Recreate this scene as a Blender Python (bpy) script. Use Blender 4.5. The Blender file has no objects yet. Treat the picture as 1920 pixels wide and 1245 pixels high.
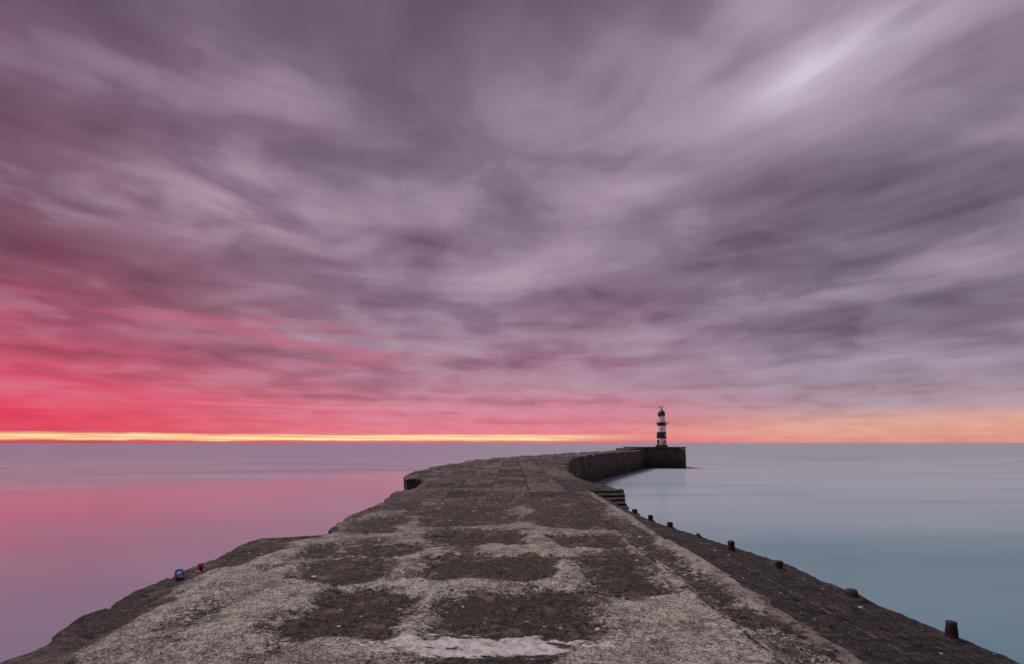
import bpy, bmesh, math, random
from mathutils import Vector, noise
random.seed(7)
S = bpy.context.scene
COL = S.collection
S.view_settings.view_transform = 'Standard'
S.view_settings.look = 'None'
S.view_settings.exposure = 0

def lin(r, g, b):
    def f(c):
        c /= 255.0
        return c/12.92 if c <= 0.04045 else ((c+0.055)/1.055)**2.4
    return (f(r), f(g), f(b), 1.0)

# ------------------------------------------------------------------ node helper
class NT:
    def __init__(s, tree):
        s.t = tree; s.n = tree.nodes; s.l = tree.links
    def add(s, typ, **kw):
        n = s.n.new(typ)
        for k, v in kw.items(): setattr(n, k, v)
        return n
    def put(s, sock, v):
        if v is None: return
        if isinstance(v, bpy.types.NodeSocket): s.l.new(v, sock)
        else: sock.default_value = v
    def m(s, op, a, b=None, c=None, clamp=False):
        n = s.add('ShaderNodeMath', operation=op, use_clamp=clamp)
        s.put(n.inputs[0], a); s.put(n.inputs[1], b)
        if c is not None: s.put(n.inputs[2], c)
        return n.outputs[0]
    def mr(s, v, a, b, c=0.0, d=1.0, smooth=True):
        n = s.add('ShaderNodeMapRange', interpolation_type='SMOOTHSTEP' if smooth else 'LINEAR')
        s.put(n.inputs[0], v)
        for i, x in enumerate((a, b, c, d)): s.put(n.inputs[i+1], x)
        return n.outputs[0]
    def mix(s, f, a, b, mode='MIX'):
        n = s.add('ShaderNodeMix', data_type='RGBA', blend_type=mode)
        s.put(n.inputs[0], f); s.put(n.inputs[6], a); s.put(n.inputs[7], b)
        return n.outputs[2]
    def noise(s, vec, scale, detail=4, rough=0.5, dist=0.0):
        n = s.add('ShaderNodeTexNoise')
        s.put(n.inputs['Vector'], vec)
        n.inputs['Scale'].default_value = scale
        n.inputs['Detail'].default_value = detail
        n.inputs['Roughness'].default_value = rough
        n.inputs['Distortion'].default_value = dist
        return n.outputs[0]
    def vor(s, vec, scale, feature='F1'):
        n = s.add('ShaderNodeTexVoronoi', feature=feature)
        s.put(n.inputs['Vector'], vec); n.inputs['Scale'].default_value = scale
        return n
    def ramp(s, f, pts):
        n = s.add('ShaderNodeValToRGB')
        e = n.color_ramp.elements
        while len(e) > 1: e.remove(e[-1])
        e[0].position = pts[0][0]; e[0].color = pts[0][1]
        for p, c in pts[1:]:
            k = e.new(p); k.color = c
        s.put(n.inputs[0], f)
        return n.outputs[0]
    def comb(s, x, y, z=0.0):
        n = s.add('ShaderNodeCombineXYZ')
        s.put(n.inputs[0], x); s.put(n.inputs[1], y); s.put(n.inputs[2], z)
        return n.outputs[0]
    def sep(s, v):
        n = s.add('ShaderNodeSeparateXYZ'); s.put(n.inputs[0], v)
        return n.outputs
    def scale(s, v, k):
        n = s.add('ShaderNodeVectorMath', operation='MULTIPLY')
        s.put(n.inputs[0], v); n.inputs[1].default_value = k
        return n.outputs[0]

def new_mat(name):
    m = bpy.data.materials.new(name); m.use_nodes = True
    nt = NT(m.node_tree)
    b = m.node_tree.nodes['Principled BSDF']
    return m, nt, b
def pos(nt): return nt.add('ShaderNodeNewGeometry').outputs['Position']
def bump(nt, b, h, strength, dist):
    n = nt.add('ShaderNodeBump')
    n.inputs['Strength'].default_value = strength
    n.inputs['Distance'].default_value = dist
    nt.put(n.inputs['Height'], h)
    nt.l.new(n.outputs[0], b.inputs['Normal'])

# ------------------------------------------------------------------ world sky
W = bpy.data.worlds.new("World"); S.world = W; W.use_nodes = True
wt = NT(W.node_tree)
bg = W.node_tree.nodes['Background']
SUN_EL, SUN_AZ = math.radians(60), math.radians(-60)
d = wt.add('ShaderNodeTexCoord').outputs['Generated']
X, Y, Z = wt.sep(d)[0:3]
hl = wt.m('SQRT', wt.m('ADD', wt.m('MULTIPLY', X, X), wt.m('MULTIPLY', Y, Y)))
e = wt.m('DIVIDE', wt.m('MAXIMUM', Z, 0.0), wt.m('MAXIMUM', hl, 0.02))
az = wt.m('ARCTAN2', X, Y)
pz = wt.m('ADD', wt.m('MAXIMUM', Z, 0.0), 0.16)
px = wt.m('DIVIDE', X, pz); py = wt.m('DIVIDE', Y, pz)
sx, sy = -0.40, 0.917
along = wt.m('ADD', wt.m('MULTIPLY', px, sx), wt.m('MULTIPLY', py, sy))
across = wt.m('ADD', wt.m('MULTIPLY', px, sy), wt.m('MULTIPLY', py, -sx))
n1 = wt.noise(wt.comb(across, wt.m('MULTIPLY', along, 0.85), 44.2), 1.7, 3, 0.42, 0.3)
n2 = wt.noise(wt.comb(across, wt.m('MULTIPLY', along, 0.40), 9.1), 3.8, 3, 0.45, 0.2)
n3 = wt.noise(wt.comb(across, wt.m('MULTIPLY', along, 1.05), 21.7), 2.9, 4, 0.47, 0.4)
rt = wt.m('SQRT', wt.m('ADD', e, 0.01))
azt = wt.m('ADD', wt.m('MULTIPLY', az, 1.8), wt.m('MULTIPLY', e, -1.0))
n4 = wt.noise(wt.comb(azt, wt.m('MULTIPLY', rt, 12.0), 2.0), 1.0, 4, 0.5, 0.4)
n5 = wt.noise(wt.comb(wt.m('MULTIPLY', az, 4.6), wt.m('MULTIPLY', rt, 32.0), 7.0), 1.0, 4, 0.5, 0.4)
lo = wt.mr(e, 1.0, 0.2)
ew = wt.m('MULTIPLY', e, wt.m('ADD', 1.0, wt.m('MULTIPLY', wt.m('SUBTRACT', n4, 0.5), wt.mr(e, 0.012, 0.12, 0.0, 1.0))))
s = wt.m('SQRT', ew)
def R(table): return wt.ramp(s, [(math.sqrt(a), lin(*c)) for a, c in table])
left = R([(0.0, (184,76,100)), (0.004, (212,66,88)), (0.04, (228,54,84)), (0.075, (222,60,92)), (0.115, (202,74,102)), (0.16, (178,82,108)),
          (0.22, (152,75,98)), (0.31, (130,82,103)), (0.45, (122,89,108)), (0.65, (114,90,110)), (0.9, (112,90,112))])
cen = R([(0.0, (200,108,124)), (0.004, (222,114,124)), (0.02, (228,126,136)),
         (0.04, (220,124,141)), (0.075, (206,130,149)), (0.11, (184,127,147)), (0.16, (162,119,140)), (0.25, (146,120,139)),
         (0.36, (144,122,141)), (0.55, (134,114,133)), (1.0, (128,107,127))])
rig = R([(0.0, (210,126,134)), (0.005, (222,148,138)), (0.025, (228,166,146)), (0.042, (214,162,152)), (0.065, (174,145,156)),
         (0.12, (146,129,145)), (0.2, (129,117,133)), (0.35, (127,116,132)), (0.5, (132,119,139)), (1.0, (132,117,139))])
base = wt.mix(wt.mr(az, -0.92, -0.16), left, cen)
base = wt.mix(wt.mr(az, 0.08, 0.65), base, rig)
base = wt.mix(wt.mr(Y, 0.1, -0.4), base, lin(132,114,134))
hi = wt.m('ADD', wt.m('MULTIPLY', n1, 0.38), wt.m('ADD', wt.m('MULTIPLY', n2, 0.22), wt.m('MULTIPLY', n3, 0.40)))
lw = wt.m('ADD', wt.m('MULTIPLY', n4, 0.56), wt.m('ADD', wt.m('MULTIPLY', n5, 0.14), wt.m('MULTIPLY', n3, 0.30)))
lof = wt.m('MULTIPLY', lo, 0.85)
cl = wt.m('ADD', wt.m('MULTIPLY', hi, wt.m('SUBTRACT', 1.0, lof)), wt.m('MULTIPLY', lw, lof))
amp = wt.mr(e, 0.0, 0.14, 0.25, 1.0)
k = wt.m('MULTIPLY', wt.mr(cl, 0.38, 0.62, -1.0, 1.0, smooth=False), amp)
dark = wt.mr(k, 0.05, -1.0, smooth=False); light = wt.mr(k, -0.05, 1.0, smooth=False)
colr = wt.mix(wt.m('MULTIPLY', dark, 0.85), base, wt.mix(1.0, base, (0.48,0.40,0.46,1), 'MULTIPLY'))
colr = wt.mix(wt.m('MULTIPLY', light, 0.75), colr, wt.mix(wt.mr(e, 0.05, 0.3, 0.40, 0.85), wt.mix(1.0, base, (1.25,1.35,1.35,1), 'MULTIPLY'), lin(184,162,178)))
ul = wt.m('MULTIPLY', wt.mr(n4, 0.50, 0.56), wt.m('MULTIPLY', wt.mr(n4, 0.66, 0.58), wt.m('MULTIPLY', wt.mr(e, 0.30, 0.16), wt.mr(az, 0.05, -0.6))))
colr = wt.mix(wt.m('MULTIPLY', ul, 0.4), colr, lin(220,60,96))
# clear strip under the cloud bank
en = wt.m('ADD', e, wt.m('MULTIPLY', wt.m('SUBTRACT', wt.noise(wt.comb(wt.m('MULTIPLY', az, 5.0), 0.0, 1.0), 1.0, 4, 0.6), 0.5), 0.012))
top = wt.mr(az, -0.8, 0.25, 0.0145, 0.0165)
strip = wt.m('MULTIPLY', wt.mr(en, 0.0035, 0.0075), wt.mr(wt.m('SUBTRACT', en, top), 0.0045, -0.003))
streaks = wt.noise(wt.comb(wt.m('MULTIPLY', az, 4.0), wt.m('MULTIPLY', e, 420.0), 0.0), 1.0, 3, 0.5)
strip = wt.m('MULTIPLY', strip, wt.m('MULTIPLY', wt.mr(az, 0.32, 0.0), wt.mr(streaks, 0.3, 0.58, 0.5, 1.0)))
colr = wt.mix(strip, colr, wt.mix(wt.mr(streaks, 0.38, 0.58), lin(252,200,124), lin(255,238,176)))
# thin places in the cloud deck, drawn out by the wind
def blob(a, la, b_, lb):
    qa = wt.m('DIVIDE', a, la); qb = wt.m('DIVIDE', b_, lb)
    return wt.m('EXPONENT', wt.m('MULTIPLY', wt.m('ADD', wt.m('MULTIPLY', qa, qa), wt.m('MULTIPLY', qb, qb)), -1.0))
ux = wt.m('SUBTRACT', px, 0.635); uy = wt.m('SUBTRACT', py, 0.985)
ua = wt.m('ADD', wt.m('MULTIPLY', ux, 0.66), wt.m('MULTIPLY', uy, -0.75))
ub = wt.m('ADD', wt.m('MULTIPLY', ux, 0.75), wt.m('MULTIPLY', uy, 0.66))
n7 = wt.noise(wt.comb(wt.m('MULTIPLY', ua, 0.28), ub, 4.0), 10.0, 3, 0.48, 0.2)
ubw = wt.m('ADD', ub, wt.m('MULTIPLY', wt.m('SUBTRACT', n3, 0.5), 0.18))
front = wt.mr(Y, 0.0, 0.3)
sp1 = wt.m('MULTIPLY', wt.m('MULTIPLY', blob(ua, 0.14, ubw, 0.080), front), wt.mr(n7, 0.3, 0.6, 0.55, 1.0))
sp2 = wt.m('MULTIPLY', wt.m('MULTIPLY', blob(ua, 0.50, ubw, 0.25), front), wt.mr(n7, 0.32, 0.62, 0.40, 1.0))
vx = wt.m('SUBTRACT', px, -0.86); vy = wt.m('SUBTRACT', py, 1.44)
sp3 = wt.m('MULTIPLY', wt.m('MULTIPLY', blob(vx, 0.32, vy, 0.22), front), wt.mr(n3, 0.40, 0.58, 0.15, 1.0))
colr = wt.mix(wt.m('MULTIPLY', sp3, 0.55), colr, lin(188,160,176))
colr = wt.mix(wt.m('MULTIPLY', sp2, 0.68), colr, lin(176,158,178))
colr = wt.mix(wt.m('MULTIPLY', sp1, 0.88), colr, lin(220,208,227))
sky = wt.add('ShaderNodeTexSky', sky_type='NISHITA')
sky.sun_disc = False; sky.sun_elevation = SUN_EL; sky.sun_rotation = SUN_AZ
skyc = wt.mix(1.0, sky.outputs[0], (0.002,0.002,0.002,1), 'MULTIPLY')
colr = wt.mix(1.0, colr, skyc, 'ADD')
wt.l.new(colr, bg.inputs[0]); bg.inputs[1].default_value = 1.0

sd = bpy.data.lights.new("sun", 'SUN'); sd.energy = 3.0; sd.angle = math.radians(25); sd.color = (1.0, 0.95, 0.89)
so = bpy.data.objects.new("sun", sd); COL.objects.link(so)
sv = Vector((math.sin(SUN_AZ)*math.cos(SUN_EL), math.cos(SUN_AZ)*math.cos(SUN_EL), math.sin(SUN_EL)))
so.rotation_euler = sv.to_track_quat('Z', 'Y').to_euler()

# ------------------------------------------------------------------ camera
EYE = 5.9; DECK = 4.3
cam = bpy.data.cameras.new("camera"); co = bpy.data.objects.new("camera", cam); COL.objects.link(co)
co.location = (0, 0, EYE); co.rotation_euler = (math.radians(90), 0, 0)
cam.sensor_width = 36; cam.lens = 16.875; cam.shift_y = 0.1086
cam.clip_start = 0.05; cam.clip_end = 80000
S.camera = co

# ------------------------------------------------------------------ helpers for objects
def mesh_obj(name, verts, faces, mat=None, parent=None, smooth=False):
    me = bpy.data.meshes.new(name); me.from_pydata(verts, [], faces); me.update()
    ob = bpy.data.objects.new(name, me); COL.objects.link(ob)
    if mat: me.materials.append(mat)
    if smooth:
        for p in me.polygons: p.use_smooth = True
    if parent: ob.parent = parent
    return ob
def empty(name, loc, label, cat):
    o = bpy.data.objects.new(name, None); o.location = loc; COL.objects.link(o)
    o["label"] = label; o["category"] = cat; o.empty_display_size = 0.3
    return o
def lathe(prof, seg=48, close=True):
    vs, fs = [], []
    for r, z in prof:
        for i in range(seg):
            a = 2*math.pi*i/seg; vs.append((r*math.cos(a), r*math.sin(a), z))
    for j in range(len(prof)-1):
        for i in range(seg):
            a = j*seg+i; b = j*seg+(i+1) % seg
            fs.append((a, b, b+seg, a+seg))
    if close:
        fs.append(tuple(range(seg-1, -1, -1)))
        fs.append(tuple((len(prof)-1)*seg+i for i in range(seg)))
    return vs, fs
def box(vs, fs, x0, x1, y0, y1, z0, z1):
    n = len(vs)
    vs += [(x0,y0,z0),(x1,y0,z0),(x1,y1,z0),(x0,y1,z0),(x0,y0,z1),(x1,y0,z1),(x1,y1,z1),(x0,y1,z1)]
    fs += [(n,n+3,n+2,n+1),(n+4,n+5,n+6,n+7),(n,n+1,n+5,n+4),(n+1,n+2,n+6,n+5),(n+2,n+3,n+7,n+6),(n+3,n,n+4,n+7)]
def interp(tab, y):
    if y <= tab[0][0]: return tab[0][1]
    for (a, b), (c, d_) in zip(tab, tab[1:]):
        if y <= c: return b + (d_-b)*(y-a)/(c-a)
    return tab[-1][1]
def ss(a, b, x):
    t = max(0.0, min(1.0, (x-a)/(b-a))); return t*t*(3-2*t)

# ------------------------------------------------------------------ sea
mw, nt, b = new_mat("sea_water")
P = pos(nt); xx, yy, zz = nt.sep(P)[0:3]
big = nt.noise(nt.scale(P, (0.008, 0.02, 1)), 1.0, 3, 0.5)
big2 = nt.noise(nt.scale(P, (0.012, 0.08, 1)), 1.0, 5, 0.6)
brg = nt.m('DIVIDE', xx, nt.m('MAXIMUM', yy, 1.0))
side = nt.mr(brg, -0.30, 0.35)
body_refl = nt.mix(side, (0.19,0.165,0.24,1), (0.065,0.17,0.215,1))
body_refl = nt.mix(nt.mr(yy, 14, 45, 0.0, 0.5), body_refl, nt.mix(side, (0.42,0.21,0.30,1), (0.18,0.215,0.27,1)))  # pink of the reflected sky put into the left mid-distance water colour
body_refl = nt.mix(nt.mr(big2, 0.3, 0.7, 0.0, 0.4), body_refl, nt.mix(side, (0.30,0.24,0.30,1), (0.18,0.22,0.27,1)))
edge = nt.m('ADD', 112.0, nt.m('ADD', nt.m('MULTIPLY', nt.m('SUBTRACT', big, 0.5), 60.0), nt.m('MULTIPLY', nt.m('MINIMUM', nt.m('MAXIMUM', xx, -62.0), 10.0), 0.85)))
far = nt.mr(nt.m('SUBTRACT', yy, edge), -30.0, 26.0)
far_sky_grey = nt.mix(side, (0.20,0.188,0.27,1), (0.235,0.27,0.33,1))  # grey sky reflection of wind-ruffled far water, painted as diffuse colour
nt.l.new(body_refl, b.inputs['Base Color'])
b.inputs['Roughness'].default_value = 0.15; b.inputs['IOR'].default_value = 1.5
dif = nt.add('ShaderNodeBsdfDiffuse')
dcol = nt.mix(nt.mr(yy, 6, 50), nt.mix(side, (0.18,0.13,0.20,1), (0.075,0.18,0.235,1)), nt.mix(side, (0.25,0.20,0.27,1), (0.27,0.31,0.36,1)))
dcol = nt.mix(nt.mr(yy, 60, 260), dcol, far_sky_grey)
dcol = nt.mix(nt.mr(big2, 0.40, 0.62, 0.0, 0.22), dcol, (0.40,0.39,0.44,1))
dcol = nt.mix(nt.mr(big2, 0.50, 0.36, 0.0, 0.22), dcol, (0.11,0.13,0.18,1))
nt.l.new(dcol, dif.inputs[0])
mx = nt.add('ShaderNodeMixShader')
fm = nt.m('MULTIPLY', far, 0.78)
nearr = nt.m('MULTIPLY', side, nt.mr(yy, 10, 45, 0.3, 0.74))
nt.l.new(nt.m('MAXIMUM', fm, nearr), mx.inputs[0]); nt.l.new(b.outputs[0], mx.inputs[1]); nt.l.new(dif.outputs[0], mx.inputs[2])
nt.l.new(mx.outputs[0], mw.node_tree.nodes['Material Output'].inputs[0])
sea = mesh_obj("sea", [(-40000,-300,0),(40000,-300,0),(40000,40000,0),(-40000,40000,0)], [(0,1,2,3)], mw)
sea["kind"] = "structure"

# ------------------------------------------------------------------ pier tables (metres)
XR = [(2.4,4.35),(4.0,4.27),(4.45,4.24),(5.6,4.16),(7.4,4.18),(8.5,4.06),(11.2,3.82),(14.9,3.60),(16.7,3.85),(17.8,3.75),(20.9,3.2),(26.7,3.3),
      (32,3.7),(37,4.3),(43,5.1),(50,6.2),(57,7.8),(65,10.0),(76,14.2),(87,19.3),(98,24.6),(106,28.2),(112.8,31.2),(117,33)]
XL = [(2.4,-3.45),(3.5,-3.68),(4.0,-3.82),(5.2,-4.12),(5.8,-4.17),(6.9,-4.32),(8.1,-4.50),(8.4,-4.50),(8.45,-3.5),(11.2,-3.52),(13.5,-3.6),
      (17.1,-3.74),(22.7,-3.85),(22.85,-4.75),(23.6,-4.95),(24.2,-5.05),(30.6,-5.4),(35,-5.2),(39,-4.7),(45,-3.7),(51,-2.2),(58,0.3),(65,3.2),(76,8.2),(98,19.0),(113,25.0),(117,27)]
LEDGE = [(2.4,-3.0),(3.9,-3.22),(5.45,-3.58),(6.9,-3.50),(8.4,-3.30),(11,-3.3),(200,-3.3)]
SPLIT = 2.62
def jag(y, f, seed):
    u = y*f + 0.6*noise.noise(Vector((y*0.7*f, seed, 2)))
    i = math.floor(u); t = ss(0.6, 1.0, u-i)
    h0 = noise.cell(Vector((i+0.5, seed, 0.5))); h1 = noise.cell(Vector((i+1.5, seed, 0.5)))
    return (h0 + (h1-h0)*t) - 0.5
def edge_x(y, side_):
    x = interp(XL if side_ < 0 else XR, y)
    n = noise.noise(Vector((y*3.7, side_*3.3, 4)))*0.04 + noise.noise(Vector((y*9.7, side_*5.3, 4)))*0.03
    n += noise.noise(Vector((y*0.45, side_*7.3, 0)))*min(0.35, 0.009*y)
    ja = (jag(y, 1.6, 3.5)*0.09 + jag(y, 0.5, 9.5)*min(0.25, 0.010*y)) * (1 if y < 105 else 0.2)
    a = 1.0 if side_ < 0 else (0.12 if y < 16 else 0.35)
    return x + (n + ja)*a
patches = [ # cx, cy, hx, hy, corner
 (-1.48,4.60,0.60,0.66,0.35),(-0.05,4.62,0.80,0.70,0.4),(-2.18,6.25,0.52,0.66,0.35),(-0.35,6.4,0.88,0.68,0.35),(-0.62,8.35,0.88,0.70,0.3),
 (-2.65,9.5,0.58,0.95,0.3),(-0.95,11.2,0.98,1.8,0.3),(1.2,7.95,0.58,0.56,0.3),(1.42,6.1,0.52,1.15,0.3),
 (-2.05,12.3,0.25,0.4,0.2),(2.2,7.2,0.19,3.6,0.12),(1.35,10.9,0.85,1.7,0.3),(-0.8,16.2,1.3,2.9,0.3),(1.4,15.4,1.0,2.7,0.3),
 (-2.9,15.2,0.5,3.4,0.2)]
def patch_sd(x, y):
    w = noise.noise(Vector((x*0.9, y*0.9, 1)))*0.40 + noise.noise(Vector((x*2.2, y*2.2, 2)))*0.34 + noise.noise(Vector((x*6, y*6, 2)))*0.14
    best = 1.0
    for cx, cy, hx, hy, r in patches:
        dx = abs(x-cx)-hx+r; dy = abs(y-cy)-hy+r
        if dx > 1.5 or dy > 1.5: continue
        s_ = math.hypot(max(dx,0), max(dy,0)) + min(max(dx,dy),0) - r
        if s_ < best: best = s_
    stain = noise.fractal(Vector((x*0.55+20, y*0.38, 7)), 0.9, 2.0, 3)
    best = min(best, 0.32 - stain*0.95 + ss(8, 3.5, y)*0.10 - ss(7.5, 12, y)*0.24)
    return best + w*0.6
def surface(x, y, xl, xr):
    sd_ = max(-1.0, min(1.0, patch_sd(x, y)))
    zone = 0.0; z = 0.0; strip_ = 0.0
    led = interp(LEDGE, y) + noise.noise(Vector((y*1.1, 11, 0)))*0.25 + noise.noise(Vector((x*2.2, y*2.2, 17)))*0.2
    lf = ss(-0.15, 0.40, led-x); zone = max(zone, lf)
    z -= 0.045*lf*(1 if y < 24 else 0)
    if y < 16.72:
        t = (x-SPLIT)/max(0.3, xr-SPLIT)
        if t > 0:
            D = 0.12 + 0.25*ss(6, 14, y)
            z -= 0.055*ss(0, 0.03, t) + D*max(0, t) + 0.035*ss(3.18, 3.22, x)
            strip_ = ss(0.0, 0.10, t + noise.noise(Vector((x*3, y*3, 5)))*0.10)
            zone = max(zone, strip_)
    farz = ss(9.5, 15.5, y + noise.noise(Vector((x*0.8, y*0.5, 8)))*4)
    zone = max(zone, farz*0.86)
    flat = 1.0 - 0.7*max(strip_, lf*ss(12, 8, y)*0.8)
    z += noise.fractal(Vector((x*0.7, y*0.7, 3)), 1.0, 2.0, 3)*0.028*flat
    rg = noise.fractal(Vector((x*6, y*6, 6)), 0.8, 2.0, 3)
    z += rg*(0.008 + 0.016*zone*flat)
    if y < 15.5 and x > 1.8:
        z += 0.035*math.exp(-((x-2.56)/0.06)**2)*(0.5+noise.noise(Vector((x*2, y*2.3, 51))))
    if zone > 0.05:
        cx_, cy_ = math.floor(x/1.3+0.15*noise.noise(Vector((x, y, 0)))), math.floor(y/1.7+0.2*noise.noise(Vector((x, y, 4))))
        z += zone*(noise.cell(Vector((cx_+.5, cy_+.5, 1.5)))-0.5)*(0.035+0.05*ss(12, 45, y))*flat
        z += noise.fractal(Vector((x*0.9, y*0.35, 33)), 0.9, 2.0, 3)*0.07*ss(12, 40, y)
        pit = noise.noise(Vector((x*1.9, y*1.1, 14)))
        z -= zone*0.09*ss(0.32, 0.5, pit)*flat*flat
    pit2 = noise.noise(Vector((x*5.5, y*5.5, 61)))
    z -= 0.02*ss(0.28, 0.5, pit2)
    z -= 0.04*ss(0.10, -0.08, sd_)*(1-farz)*(1-strip_)
    de = min(x-xl, xr-x)
    if de < 0.4:
        c = (0.5+0.5*noise.noise(Vector((x*2.6, y*2.6, 9))))
        kk = 0.25 if (x > 0 and y < 16) else (0.35 if y < 16 else 1.0)
        z -= (1-ss(0.0, 0.03+0.28*c*c*kk, de))*(0.02+0.20*c*c*kk)
    return z, sd_, zone, strip_

pier = empty("pier", (0, 60, 0), "long weathered concrete and stone pier curving out into calm sea", "pier")
rows = []; y = 2.5
while y < 117: rows.append(y); y *= 1.0055
for s_ in (8.39, 8.46, 16.69, 16.74, 22.69, 22.86): rows.append(s_)
rows.sort()
NC = 320
verts, faces, A_p, A_z, A_s = [], [], [], [], []
Lrow, Rrow = [], []
for y in rows:
    xl, xr = edge_x(y, -1), edge_x(y, 1)
    for i in range(NC+1):
        x = xl + (xr-xl)*i/NC
        z, p_, zo, st = surface(x, y, xl, xr)
        if i == 0: Lrow.append((x, y, DECK+z))
        if i == NC: Rrow.append((x, y, DECK+z))
        verts.append((x, y, DECK+z)); A_p.append(p_); A_z.append(zo); A_s.append(st)
n_ = NC+1
for j in range(len(rows)-1):
    for i in range(NC):
        a = j*n_+i; faces.append((a, a+1, a+n_+1, a+n_))

# deck material
md, nt, b = new_mat("weathered_concrete")
P = pos(nt); xx, yy, zz = nt.sep(P)[0:3]
ap = nt.add('ShaderNodeAttribute', attribute_name="patch").outputs['Fac']
azn = nt.add('ShaderNodeAttribute', attribute_name="zone").outputs['Fac']
ast = nt.add('ShaderNodeAttribute', attribute_name="strip").outputs['Fac']
g1 = nt.noise(P, 46, 6, 0.82); g2 = nt.noise(P, 12, 8, 0.8); g3 = nt.noise(P, 1.3, 5, 0.6); g4 = nt.noise(P, 150, 2, 0.6); g5 = nt.noise(P, 3.2, 8, 0.78)
lightc = nt.mix(nt.mr(g2, 0.40, 0.58), (0.25,0.21,0.175,1), (0.66,0.61,0.54,1))
lightc = nt.mix(nt.mr(g5, 0.48, 0.60, 0, 0.8), lightc, (0.12,0.092,0.077,1))
lightc = nt.mix(nt.mr(g3, 0.52, 0.63, 0, 0.55), lightc, (0.09,0.07,0.058,1))
lightc = nt.mix(nt.mr(g1, 0.49, 0.41, 0, 0.95), lightc, (0.016,0.012,0.010,1))
lightc = nt.mix(nt.mr(g1, 0.53, 0.60, 0, 0.88), lightc, (0.90,0.87,0.82,1))
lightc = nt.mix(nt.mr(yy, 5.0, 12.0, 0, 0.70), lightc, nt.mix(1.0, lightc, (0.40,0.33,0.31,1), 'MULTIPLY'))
darkc = nt.mix(nt.mr(g2, 0.42, 0.60), (0.005,0.0035,0.003,1), (0.10,0.072,0.057,1))
darkc = nt.mix(nt.mr(g3, 0.5, 0.66, 0, 0.5), darkc, (0.06,0.048,0.028,1))
darkc = nt.mix(nt.mr(g5, 0.54, 0.62, 0, 0.6), darkc, (0.27,0.22,0.185,1))
darkc = nt.mix(nt.mr(g1, 0.56, 0.63, 0, 0.75), darkc, (0.46,0.41,0.37,1))
darkc = nt.mix(nt.mr(g1, 0.47, 0.40, 0, 0.85), darkc, (0.004,0.003,0.003,1))
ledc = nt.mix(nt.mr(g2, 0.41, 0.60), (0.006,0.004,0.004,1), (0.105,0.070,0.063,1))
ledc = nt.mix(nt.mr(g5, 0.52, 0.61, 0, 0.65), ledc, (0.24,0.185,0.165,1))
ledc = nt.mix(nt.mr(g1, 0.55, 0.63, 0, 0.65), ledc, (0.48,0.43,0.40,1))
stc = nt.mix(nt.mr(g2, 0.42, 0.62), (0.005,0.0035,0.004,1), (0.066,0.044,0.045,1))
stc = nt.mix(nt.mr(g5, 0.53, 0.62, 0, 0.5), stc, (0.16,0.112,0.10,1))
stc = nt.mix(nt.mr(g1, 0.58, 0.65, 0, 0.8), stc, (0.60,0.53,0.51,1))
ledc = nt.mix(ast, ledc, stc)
fx = nt.m('ADD', nt.m('DIVIDE', xx, 1.3), nt.m('ADD', nt.m('MULTIPLY', g5, 0.10), 0.5)); fy = nt.m('ADD', nt.m('DIVIDE', yy, 1.7), nt.m('ADD', nt.m('MULTIPLY', g5, 0.16), 0.5))
wn = nt.add('ShaderNodeTexWhiteNoise', noise_dimensions='2D')
nt.l.new(nt.comb(nt.m('FLOOR', fx), nt.m('FLOOR', fy)), wn.inputs[0])
sl = wn.outputs['Value']
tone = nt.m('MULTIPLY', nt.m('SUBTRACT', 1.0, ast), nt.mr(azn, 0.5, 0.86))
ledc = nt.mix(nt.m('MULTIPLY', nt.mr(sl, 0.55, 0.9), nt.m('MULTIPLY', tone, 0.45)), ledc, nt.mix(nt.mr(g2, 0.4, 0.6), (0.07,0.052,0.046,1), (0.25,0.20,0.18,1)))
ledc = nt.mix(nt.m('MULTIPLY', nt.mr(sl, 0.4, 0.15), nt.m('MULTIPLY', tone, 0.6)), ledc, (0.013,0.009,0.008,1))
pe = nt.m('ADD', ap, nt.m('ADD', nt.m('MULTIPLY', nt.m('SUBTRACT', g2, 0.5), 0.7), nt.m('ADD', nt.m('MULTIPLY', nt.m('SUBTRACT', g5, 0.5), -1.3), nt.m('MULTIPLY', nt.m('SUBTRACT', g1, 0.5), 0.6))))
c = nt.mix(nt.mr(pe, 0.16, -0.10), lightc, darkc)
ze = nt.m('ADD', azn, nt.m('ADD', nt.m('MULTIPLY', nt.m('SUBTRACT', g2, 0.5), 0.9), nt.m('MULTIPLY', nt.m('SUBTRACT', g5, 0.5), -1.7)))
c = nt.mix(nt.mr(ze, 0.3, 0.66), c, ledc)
# worn pale fillet along the long seam beside the edge course
sm = nt.m('ABSOLUTE', nt.m('SUBTRACT', nt.m('ADD', xx, nt.m('MULTIPLY', g5, 0.12)), 2.60))
smk = nt.m('MULTIPLY', nt.mr(sm, 0.12, 0.03), nt.m('MULTIPLY', nt.mr(g2, 0.40, 0.54), nt.mr(yy, 18, 14)))
c = nt.mix(nt.m('MULTIPLY', smk, 0.7), c, (0.38,0.31,0.28,1))
# flaked pale lime render
sxn = nt.m('MULTIPLY', nt.m('ADD', xx, 0.26), 0.95); syn = nt.m('MULTIPLY', nt.m('SUBTRACT', yy, 3.86), 4.2)
rr = nt.m('ADD', nt.m('MULTIPLY', sxn, sxn), nt.m('MULTIPLY', syn, syn))
rr = nt.m('ADD', rr, nt.m('MULTIPLY', nt.m('SUBTRACT', nt.noise(nt.scale(P, (1, 2.6, 1)), 3.2, 8, 0.72), 0.5), 4.5))
wm = nt.m('MULTIPLY', nt.mr(rr, 0.74, 0.58), nt.mr(g1, 0.38, 0.46, 0.4, 1.0))
c = nt.mix(nt.m('MULTIPLY', wm, 0.95), c, nt.mix(nt.mr(g2, 0.38, 0.56), (0.55,0.46,0.44,1), (0.96,0.93,0.93,1)))
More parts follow.
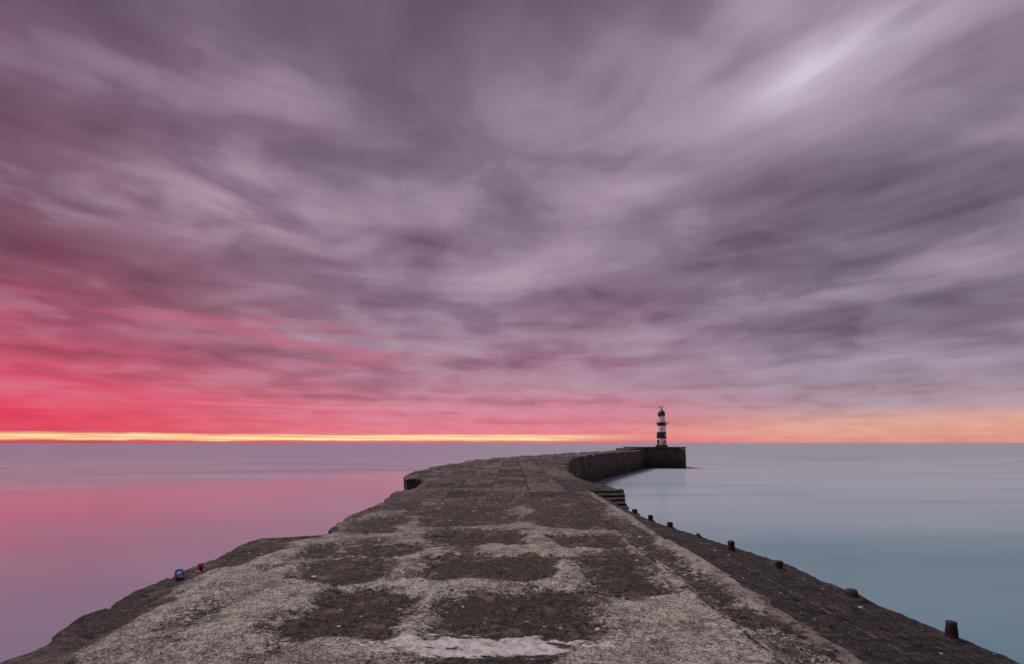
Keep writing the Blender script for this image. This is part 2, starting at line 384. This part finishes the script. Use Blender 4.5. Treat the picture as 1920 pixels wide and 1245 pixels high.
# droppings and lichen spots, two sizes
for sc_, r0, thr, st_ in ((2.6, 0.09, 0.35, 0.9), (6.5, 0.13, 0.62, 0.7)):
    vo = nt.vor(P, sc_)
    vn = nt.m('ADD', vo.outputs['Distance'], nt.m('MULTIPLY', nt.m('SUBTRACT', g2, 0.5), 0.35))
    rnd = nt.sep(vo.outputs['Color'])[0]
    spotm = nt.m('MULTIPLY', nt.mr(vn, r0, r0*0.5), nt.mr(rnd, thr, thr+0.05))
    c = nt.mix(nt.m('MULTIPLY', spotm, st_), c, (0.80,0.74,0.76,1))
# joints
jx = nt.m('MINIMUM', nt.m('FRACT', fx), nt.m('SUBTRACT', 1.0, nt.m('FRACT', fx)))
jy = nt.m('MINIMUM', nt.m('FRACT', fy), nt.m('SUBTRACT', 1.0, nt.m('FRACT', fy)))
wj = nt.mr(yy, 5, 40, 0.022, 0.06)
jm = nt.m('MAXIMUM', nt.mr(nt.m('DIVIDE', jx, wj), 1.0, 0.3), nt.mr(nt.m('DIVIDE', jy, wj), 1.0, 0.3))
jm = nt.m('MULTIPLY', jm, nt.m('MULTIPLY', nt.mr(azn, 0.2, 0.7), nt.mr(g3, 0.4, 0.6, 0.35, 1.0)))
def seamline(x0, w, wob):
    return nt.mr(nt.m('ABSOLUTE', nt.m('SUBTRACT', nt.m('ADD', xx, nt.m('MULTIPLY', g3, wob)), x0)), w, w*0.4)
seam = nt.m('MULTIPLY', nt.m('MAXIMUM', seamline(3.23, 0.035, 0.06), seamline(3.72, 0.025, 0.08)), ast)
seam = nt.m('MAXIMUM', seam, nt.m('MULTIPLY', nt.m('MAXIMUM', seamline(2.72, 0.04, 0.08), nt.m('MULTIPLY', seamline(2.02, 0.022, 0.12), nt.mr(g5, 0.45, 0.52))), nt.mr(yy, 17, 16)))
seam = nt.m('MAXIMUM', seam, nt.m('MULTIPLY', seamline(-1.0, 0.018, 0.10), nt.mr(g5, 0.46, 0.52)))
jm = nt.m('MAXIMUM', jm, seam)
c = nt.mix(nt.m('MULTIPLY', jm, 0.9), c, (0.006,0.0045,0.004,1))
pal = nt.m('MULTIPLY', nt.m('MULTIPLY', seamline(3.30, 0.03, 0.06), ast), nt.mr(g2, 0.45, 0.58))
c = nt.mix(nt.m('MULTIPLY', pal, 0.5), c, (0.3,0.23,0.21,1))
nt.l.new(c, b.inputs['Base Color']); b.inputs['Roughness'].default_value = 0.8
b.inputs['Specular IOR Level'].default_value = 0.3
hh = nt.m('ADD', nt.m('MULTIPLY', g1, 0.8), nt.m('ADD', nt.m('MULTIPLY', g2, 1.6), nt.m('MULTIPLY', g4, 0.2)))
hh = nt.m('SUBTRACT', hh, nt.m('MULTIPLY', jm, 0.7))
bump(nt, b, hh, 1.0, 0.05)

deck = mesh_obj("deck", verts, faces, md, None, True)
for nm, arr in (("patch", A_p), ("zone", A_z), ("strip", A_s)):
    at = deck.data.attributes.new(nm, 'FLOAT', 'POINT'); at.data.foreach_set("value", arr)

# masonry
mm, nt, b = new_mat("sea_wall_masonry")
uvn = nt.add('ShaderNodeUVMap').outputs[0]
P = pos(nt); zz = nt.sep(P)[2]
br = nt.add('ShaderNodeTexBrick'); nt.l.new(uvn, br.inputs['Vector'])
br.inputs['Scale'].default_value = 1.0; br.inputs['Brick Width'].default_value = 1.3; br.inputs['Row Height'].default_value = 0.62
br.inputs['Mortar Size'].default_value = 0.045; br.inputs['Mortar Smooth'].default_value = 0.5
br.inputs['Color1'].default_value = (0.045,0.028,0.024,1); br.inputs['Color2'].default_value = (0.125,0.08,0.064,1); br.inputs['Mortar'].default_value = (0.012,0.009,0.008,1)
q1 = nt.noise(P, 0.9, 5, 0.65); q2 = nt.noise(P, 5, 6, 0.75)
c = nt.mix(nt.mr(q1, 0.40, 0.60, 0, 0.8), br.outputs[0], (0.020,0.014,0.012,1))
c = nt.mix(nt.mr(q2, 0.52, 0.7, 0, 0.5), c, (0.17,0.125,0.105,1))
c = nt.mix(nt.mr(q2, 0.46, 0.34, 0, 0.7), c, (0.010,0.008,0.007,1))
c = nt.mix(nt.mr(nt.m('ADD', zz, nt.m('MULTIPLY', q1, 2.0)), 3.4, 2.0, 0, 0.85), c, (0.010,0.008,0.007,1))
nt.l.new(c, b.inputs['Base Color']); b.inputs['Roughness'].default_value = 0.85
bump(nt, b, nt.m('ADD', nt.m('MULTIPLY', br.outputs['Fac'], -0.8), nt.m('MULTIPLY', q2, 1.5)), 1.0, 0.14)

def wall_strip(name, row, outward, z_from=-1.5):
    vs, fs, uv = [], [], []
    L = 0; nz = 12; prev = None
    for (x, y, z) in row:
        if prev: L += math.hypot(x-prev[0], y-prev[1])
        prev = (x, y)
        for k_ in range(nz+1):
            t = k_/nz; zz_ = z + (z_from - z)*t
            blk = noise.cell(Vector((math.floor(L/1.3+0.5*(math.floor(zz_/0.62) % 2))+.5, math.floor(zz_/0.62)+.5, 2.5)))
            bat = 0.0 if k_ == 0 else outward*(0.05*t + 0.08*blk + 0.12*(noise.noise(Vector((L*0.8, zz_*1.8, 3)))))
            if y < 16 and outward > 0: bat = -abs(bat)*0.6
            vs.append((x+bat, y, zz_)); uv.append((L, zz_+0.12*noise.noise(Vector((L*0.3, 2, 2)))))
    m_ = nz+1
    for j in range(len(row)-1):
        for k_ in range(nz):
            a = j*m_+k_; f = (a, a+1, a+m_+1, a+m_)
            fs.append(f if outward < 0 else f[::-1])
    o = mesh_obj(name, vs, fs, mm, pier)
    o.location = -pier.location
    l_ = o.data.uv_layers.new(name="UVMap")
    for lp in o.data.loops: l_.data[lp.index].uv = uv[lp.vertex_index]
    return o
deck.parent = pier; deck.location = -pier.location
wl = wall_strip("sea_wall", Lrow, -1); wl["label"] = "rough seaward wall face of weathered blocks"
wr = wall_strip("sea_wall", Rrow, 1); wr["label"] = "curved harbour wall of dark stone courses"

ms_, nt, b = new_mat("worn_dark_stone")
P = pos(nt); q1 = nt.noise(P, 2.5, 6, 0.7); q2 = nt.noise(P, 16, 6, 0.75)
c = nt.mix(nt.mr(q2, 0.40, 0.64), (0.008,0.006,0.0055,1), (0.060,0.042,0.038,1))
c = nt.mix(nt.mr(q1, 0.47, 0.6, 0, 0.7), c, (0.014,0.010,0.009,1))
nt.l.new(c, b.inputs['Base Color']); b.inputs['Roughness'].default_value = 0.85
bump(nt, b, nt.m('ADD', q1, q2), 1.0, 0.06)
def steps():
    vs, fs = [], []
    n = 5; y0, y1 = 14.95, 16.78; z0 = DECK-0.50; nx = 26
    prof = [(y0, z0-4.5)]
    for i in range(n):
        ya = y0+(y1-y0)*i/n; zt = z0+0.51*(i+1)/n; zb = z0+0.51*i/n
        prof += [(ya, zb+0.01), (ya-0.012, zt-0.03), (ya+0.02, zt), (ya+(y1-y0)/n*0.55, zt-0.004)]
    prof += [(y1+0.03, z0+0.51), (y1+0.03, z0-4.5)]
    for j, (py_, pz_) in enumerate(prof):
        for i in range(nx+1):
            t = i/nx
            xr_ = 3.62 + 0.24*ss(y0, y1, py_) + 0.05*noise.cell(Vector((math.floor(pz_/0.12)+.5, 4.5, .5)))
            x = 2.36 + (xr_-2.36)*t
            k_ = 0.0 if j in (0, len(prof)-1) else 1.0
            vs.append((x, py_+0.035*noise.noise(Vector((x*4, pz_*9, 1)))*k_, pz_-k_*(0.035*max(0, noise.noise(Vector((x*2.3, pz_*5, 7))))+0.02*math.sin(math.pi*t))))
    m_ = nx+1
    for j in range(len(prof)-1):
        for i in range(nx):
            a = j*m_+i; fs.append((a, a+1, a+m_+1, a+m_))
    fs.append(tuple(j*m_+nx for j in range(len(prof)))); fs.append(tuple(j*m_ for j in range(len(prof)-1, -1, -1)))
    o = mesh_obj("steps", vs, fs, ms_, pier); o.location = -pier.location
    o["label"] = "short flight of worn dark stone steps"
steps()

def prism(name, poly, z0, z1, grow=0.0, mat=mm, par=None, nzs=6):
    vs, fs, uvs = [], [], []
    pts = []
    for i in range(len(poly)):
        a, b_ = Vector(poly[i]), Vector(poly[(i+1) % len(poly)])
        n = max(1, int((b_-a).length/0.45))
        for j in range(n): pts.append(tuple(a+(b_-a)*j/n))
    cx = sum(p[0] for p in pts)/len(pts); cy = sum(p[1] for p in pts)/len(pts)
    m_ = len(pts); per = [0]
    for i in range(m_): per.append(per[-1]+math.dist(pts[i], pts[(i+1) % m_]))
    for k_ in range(nzs+1):
        t = k_/nzs; z = z0+(z1-z0)*t
        for x, y in pts:
            s_ = 1+grow*(1-t) + 0.012*noise.noise(Vector((x*1.3, y*1.3, z*1.7)))
            vs.append((cx+(x-cx)*s_, cy+(y-cy)*s_, z + (0.07*noise.noise(Vector((x*1.1, y*1.1, 3))) if k_ == nzs else 0)))
    for k_ in range(nzs):
        for i in range(m_):
            a = k_*m_+i; b_ = k_*m_+(i+1) % m_
            fs.append((a, b_, b_+m_, a+m_)); za = z0+(z1-z0)*k_/nzs; zb = z0+(z1-z0)*(k_+1)/nzs
            uvs.append(((per[i],za),(per[i+1],za),(per[i+1],zb),(per[i],zb)))
    fs.append(tuple(nzs*m_+i for i in range(m_))); uvs.append(tuple((p[0],p[1]) for p in pts))
    o = mesh_obj(name, vs, fs, mat, par)
    if par: o.location = -par.location
    l_ = o.data.uv_layers.new(name="UVMap")
    for f, u in zip(o.data.polygons, uvs):
        for li, uu in zip(f.loop_indices, u): l_.data[li].uv = uu
    return o
head = [(31.0,112.9),(36,112.4),(39.6,112.2),(40.6,112.9),(41.3,114.2),(42.2,121),(41,124.5),(31.5,125.5),(29.0,124),(29.6,114.5)]
hd = prism("pier_head", head, -1.5, 4.55, 0.03, mm, pier, 10); hd["label"] = "blocky masonry pier head"
cxh = 36.2; cyh = 118.5
cop = [((x-cxh)*1.03+cxh, (y-cyh)*1.03+cyh) for x, y in head]
prism("coping", cop, 4.65, 4.98, 0.0, mm, pier, 1)
sh = [(27.4,110.6),(30.4,112.5),(28.8,123),(25.5,118)]
prism("shoulder", sh, 2.0, 4.66, 0.0, mm, pier, 2)

# ------------------------------------------------------------------ lighthouse
def paint(name, col, rough=0.5, dirt=0.35, dcol=(0.2,0.13,0.1,1)):
    m_, nt, b = new_mat(name)
    P = pos(nt)
    a1 = nt.noise(nt.scale(P, (3,3,0.7)), 1.6, 5, 0.65); a2 = nt.noise(P, 14, 4, 0.6)
    c = nt.mix(nt.mr(a1, 0.45, 0.75, 0, dirt), col, dcol)
    c = nt.mix(nt.mr(a2, 0.55, 0.75, 0, dirt*0.6), c, dcol)
    nt.l.new(c, b.inputs['Base Color']); b.inputs['Roughness'].default_value = rough
    bump(nt, b, a2, 0.3, 0.01)
    return m_
white = paint("white_paint", (0.90,0.75,0.70,1), 0.5, 0.35, (0.62,0.30,0.26,1))  # white carries a warm tint standing in for the red light
black = paint("black_paint", (0.010,0.008,0.009,1), 0.5, 0.2, (0.035,0.018,0.016,1))
domem = paint("dark_red_black_paint", (0.022,0.007,0.009,1), 0.5, 0.5, (0.09,0.02,0.02,1))
glassm, nt, b = new_mat("lantern_glass")
b.inputs['Roughness'].default_value = 0.08
gn = nt.noise(pos(nt), 3, 2); nt.l.new(nt.mix(gn, (0.05,0.05,0.06,1), (0.22,0.2,0.22,1)), b.inputs['Base Color'])
red = paint("red_paint", (0.5,0.05,0.03,1), 0.5, 0.2)
LH = Vector((36.75, 118, 4.985))
lh = empty("lighthouse", LH, "black and white banded lighthouse on the pier head", "lighthouse")
def part(name, prof, mat, par, seg=48, loc=(0,0,0), smooth=True):
    v, f = lathe(prof, seg); o = mesh_obj(name, v, f, mat, par, False); o.location = loc
    if smooth:
        for p in o.data.polygons: p.use_smooth = len(p.vertices) == 4
        o.data.set_sharp_from_angle(angle=math.radians(35))
    return o
part("plinth", [(1.48,0),(1.48,0.28),(1.36,0.34),(1.34,0.5)], black, lh)
def rad(z): return 1.24 - 0.038*z
def band(name, z0, z1, mat):
    return part(name, [(rad(z0+i*(z1-z0)/6), z0+i*(z1-z0)/6) for i in range(7)], mat, lh)
band("tower", 0.5, 2.05, white)["label"] = "white painted band of the tower"
band("tower", 2.05, 3.65, black)["label"] = "black painted band of the tower"
band("tower", 3.65, 5.15, white)["label"] = "white painted band of the tower"
gal = part("gallery", [(rad(5.15)-0.002,5.152),(1.04,5.5),(1.06,5.7),(1.18,5.8),(1.18,5.96),(0.95,6.0)], black, lh)
vs, fs = [], []
def bar(vs, fs, p0, p1, r, seg=6):
    p0 = Vector(p0); p1 = Vector(p1); ax = (p1-p0).normalized()
    u = ax.orthogonal().normalized(); w = ax.cross(u); n = len(vs)
    for p in (p0, p1):
        for i in range(seg):
            a = 2*math.pi*i/seg; vs.append(tuple(p+u*r*math.cos(a)+w*r*math.sin(a)))
    for i in range(seg):
        j = (i+1) % seg; fs.append((n+i, n+j, n+seg+j, n+seg+i))
    fs.append(tuple(n+i for i in range(seg-1,-1,-1))); fs.append(tuple(n+seg+i for i in range(seg)))
for i in range(14):
    a = 2*math.pi*i/14; a2 = 2*math.pi*(i+1)/14; R_ = 1.14
    bar(vs, fs, (R_*math.cos(a), R_*math.sin(a), 5.95), (R_*math.cos(a), R_*math.sin(a), 6.5), 0.013)
    for zr in (6.25, 6.5): bar(vs, fs, (R_*math.cos(a), R_*math.sin(a), zr), (R_*math.cos(a2), R_*math.sin(a2), zr), 0.012)
mesh_obj("railing", vs, fs, black, gal)
vs, fs = [], []
box(vs, fs, 1.0, 1.85, -0.25, 0.25, 5.82, 5.92); bar(vs, fs, (1.0,0,5.3), (1.75,0,5.84), 0.05)
mesh_obj("bracket", vs, fs, black, gal)
part("lantern_room", [(0.80,6.0),(0.80,6.9),(0.83,6.92),(0.83,7.0)], white, lh)
part("lantern_glazing", [(0.76,7.002),(0.76,7.9)], white, lh, 12, smooth=False)
vs, fs = [], []
for i in range(12):
    a = 2*math.pi*i/12; a2 = 2*math.pi*(i+1)/12; r = 0.77
    bar(vs, fs, (r*math.cos(a),r*math.sin(a),7.0),(r*math.cos(a),r*math.sin(a),7.9),0.022)
    bar(vs, fs, (r*math.cos(a),r*math.sin(a),7.48),(r*math.cos(a2),r*math.sin(a2),7.48),0.018)
mesh_obj("glazing_bars", vs, fs, black, lh)
dome = part("dome", [(0.80,7.62),(0.88,7.72),(0.88,8.1)]+[(0.84*math.cos(t),8.1+1.0*math.sin(t)) for t in [i*math.pi/2/9 for i in range(0,9)]]+[(0.14,9.1),(0.14,9.2),(0.2,9.28),(0.12,9.42),(0.03,9.46)], domem, lh)
vs, fs = [], []
bar(vs, fs, (0,0,9.4),(0,0,10.05),0.05); bar(vs, fs, (-0.38,0,9.8),(0.38,0,9.8),0.04); bar(vs, fs, (0,-0.25,9.65),(0,0.25,9.65),0.03)
n = len(vs); vs += [(0.3,0,9.95),(0.55,0,9.8),(0.3,0,9.65)]; fs += [(n,n+1,n+2)]
n = len(vs); vs += [(-0.6,0,9.98),(-0.3,0,9.86),(-0.3,0,9.74),(-0.6,0,9.62)]; fs += [(n,n+1,n+2,n+3)]
mesh_obj("weather_vane", vs, fs, black, dome)
def panel(name, ang, z0, z1, w, proud, mat, par):
    r = rad((z0+z1)/2); c_, s_ = math.cos(ang), math.sin(ang)
    vs2, fs2 = [], []
    box(vs2, fs2, -0.25, proud, -w/2, w/2, z0, z1)
    return mesh_obj(name, [((r+x)*c_-y*s_, (r+x)*s_+y*c_, z) for x, y, z in vs2], fs2, mat, par)
view = math.atan2(-118, -36.75)
panel("door", view-0.75, 0.5, 1.75, 0.6, 0.03, black, lh)
panel("window", view+0.1, 4.15, 4.6, 0.28, 0.02, glassm, lh)
panel("window", view+0.9, 2.6, 3.1, 0.3, 0.02, white, lh)
def torus(R_, r_, sg=32, t=10):
    vs, fs = [], []
    for i in range(sg):
        a = 2*math.pi*i/sg
        for j in range(t):
            b_ = 2*math.pi*j/t; vs.append(((R_+r_*math.cos(b_))*math.cos(a), r_*math.sin(b_), (R_+r_*math.cos(b_))*math.sin(a)))
    for i in range(sg):
        for j in range(t):
            fs.append((i*t+j, i*t+(j+1) % t, ((i+1) % sg)*t+(j+1) % t, ((i+1) % sg)*t+j))
    return vs, fs
v, f = torus(0.30, 0.11)
lb = mesh_obj("lifebuoy", v, f, red, None, True)
va = view+0.5; lb.location = LH + Vector((1.31*math.cos(va), 1.31*math.sin(va), 1.15)); lb.rotation_euler = (0,0,va+math.pi/2)
lb["label"] = "red lifebuoy hung on the lighthouse wall"; lb["category"] = "lifebuoy"

# ------------------------------------------------------------------ bollards
rust, nt, b = new_mat("rusted_iron")
P = pos(nt); a1 = nt.noise(P, 22, 5, 0.65); a2 = nt.noise(P, 90, 3, 0.6)
c = nt.mix(nt.mr(a1, 0.42, 0.70), (0.007,0.004,0.006,1), (0.05,0.02,0.021,1))
nt.l.new(c, b.inputs['Base Color']); b.inputs['Roughness'].default_value = 0.75; b.inputs['Metallic'].default_value = 0.2
bump(nt, b, nt.m('ADD', a1, nt.m('MULTIPLY', a2, 0.4)), 0.9, 0.012)
rustr, nt, b = new_mat("red_rusted_iron")
P = pos(nt); a1 = nt.noise(P, 40, 5, 0.65)
nt.l.new(nt.mix(nt.mr(a1, 0.38, 0.65), (0.10,0.022,0.018,1), (0.48,0.09,0.05,1)), b.inputs['Base Color']); b.inputs['Roughness'].default_value = 0.7
def rough_up(vs, amp, seed):
    return [tuple(Vector(v)+Vector((noise.noise(Vector(v)*14+Vector((seed,0,0))), noise.noise(Vector(v)*14+Vector((0,seed,5))), 0.5*noise.noise(Vector(v)*14+Vector((0,7,seed)))))*amp) for v in vs]
def bollard(y, x, h, r, kind, seed, label):
    xl, xr = edge_x(y,-1), edge_x(y,1); x = min(x, xr-r-0.02)
    z = DECK + surface(x, y, xl, xr)[0] - 0.02
    o = empty("bollard", (x, y, z), label, "bollard"); o["group"] = "mooring bollards along the pier edge"
    if kind == 'post':
        pr = [(r*1.06,0.0),(r*1.0,h*0.12),(r*0.98,h*0.3),(r*0.95,h*0.55),(r*0.96,h*0.8),(r*0.95,h*0.93),(r*0.82,h*0.985),(r*0.4,h)]
        pr2 = [(r*1.75,0),(r*1.7,0.02),(r*1.3,0.035),(r*1.02,0.04)]
    else:
        pr = [(r*1.15,0.0),(r*0.98,h*0.4),(r*0.85,h*0.8),(r*0.7,h*0.95),(r*0.2,h)]
        pr2 = [(r*2.0,0),(r*1.9,0.025),(r*1.5,0.045),(r*1.05,0.05)]
    v, f = lathe(pr, 24); mesh_obj("post", rough_up(v, 0.012, seed), f, rust, o, True)
    v, f = lathe(pr2, 24); mesh_obj("base_plate", rough_up(v, 0.02, seed+3), f, rust, o, True)
    o.rotation_euler = (random.uniform(-.02,.02), random.uniform(-.02,.02), random.uniform(0,6))
    return o
bollard(4.42, 4.05, 0.19, 0.046, 'post', 1, "short upright rusted iron bollard at the pier edge")
bollard(5.55, 3.92, 0.12, 0.078, 'stub', 2, "worn low rusted bollard stump with wide base")
bollard(6.80, 3.79, 0.15, 0.050, 'post', 3, "rusted iron bollard near the pier edge")
bollard(8.05, 3.68, 0.20, 0.056, 'post', 4, "upright rusted iron bollard above the water")
bollard(9.60, 3.72, 0.10, 0.045, 'stub', 5, "broken little bollard stub")
bollard(11.0, 3.62, 0.15, 0.070, 'post', 6, "small dark iron bollard at the pier edge")
bollard(12.4, 3.58, 0.18, 0.065, 'post', 7, "small dark iron bollard at the pier edge")
bollard(13.8, 3.53, 0.15, 0.08, 'post', 8, "small dark iron bollard beside the steps")

# ------------------------------------------------------------------ mooring ring and stub on the seaward edge
steel, nt, b = new_mat("blue_painted_steel")
P = pos(nt); a1 = nt.noise(P, 60, 4, 0.6)
nt.l.new(nt.mix(nt.mr(a1, .35, .6), (0.03,0.10,0.28,1), (0.16,0.42,0.80,1)), b.inputs['Base Color']); b.inputs['Roughness'].default_value = 0.5
def on_left(y, x):
    xl, xr = edge_x(y,-1), edge_x(y,1); x = max(x, xl+0.06)
    return Vector((x, y, DECK+surface(x, y, xl, xr)[0]))
p = on_left(5.75, -3.98)
mr_ = empty("mooring_ring", p, "worn blue mooring ring in a rusted eye", "mooring ring")
v, f = torus(0.040, 0.014); o = mesh_obj("ring", [(x,y,z*1.45+0.068) for x,y,z in v], f, steel, mr_, True); o.rotation_euler = (0.1,0,0.3)
v, f = lathe([(0.055,-0.02),(0.05,0.018),(0.03,0.035),(0.008,0.04)], 16); mesh_obj("eye_bolt", rough_up(v,0.012,4), f, rust, mr_, True)
p = on_left(6.2, -4.02)
ms = empty("iron_stub", p, "small red rusted iron stub set in the pier edge", "iron stub")
v, f = lathe([(0.026,-0.02),(0.026,0.07),(0.034,0.075),(0.032,0.11),(0.006,0.115)], 16); mesh_obj("pin", rough_up(v,0.01,6), f, rustr, ms, True)
v, f = lathe([(0.06,-0.02),(0.055,0.012),(0.025,0.018)], 16); mesh_obj("base_plate", rough_up(v,0.01,2), f, rustr, ms, True)
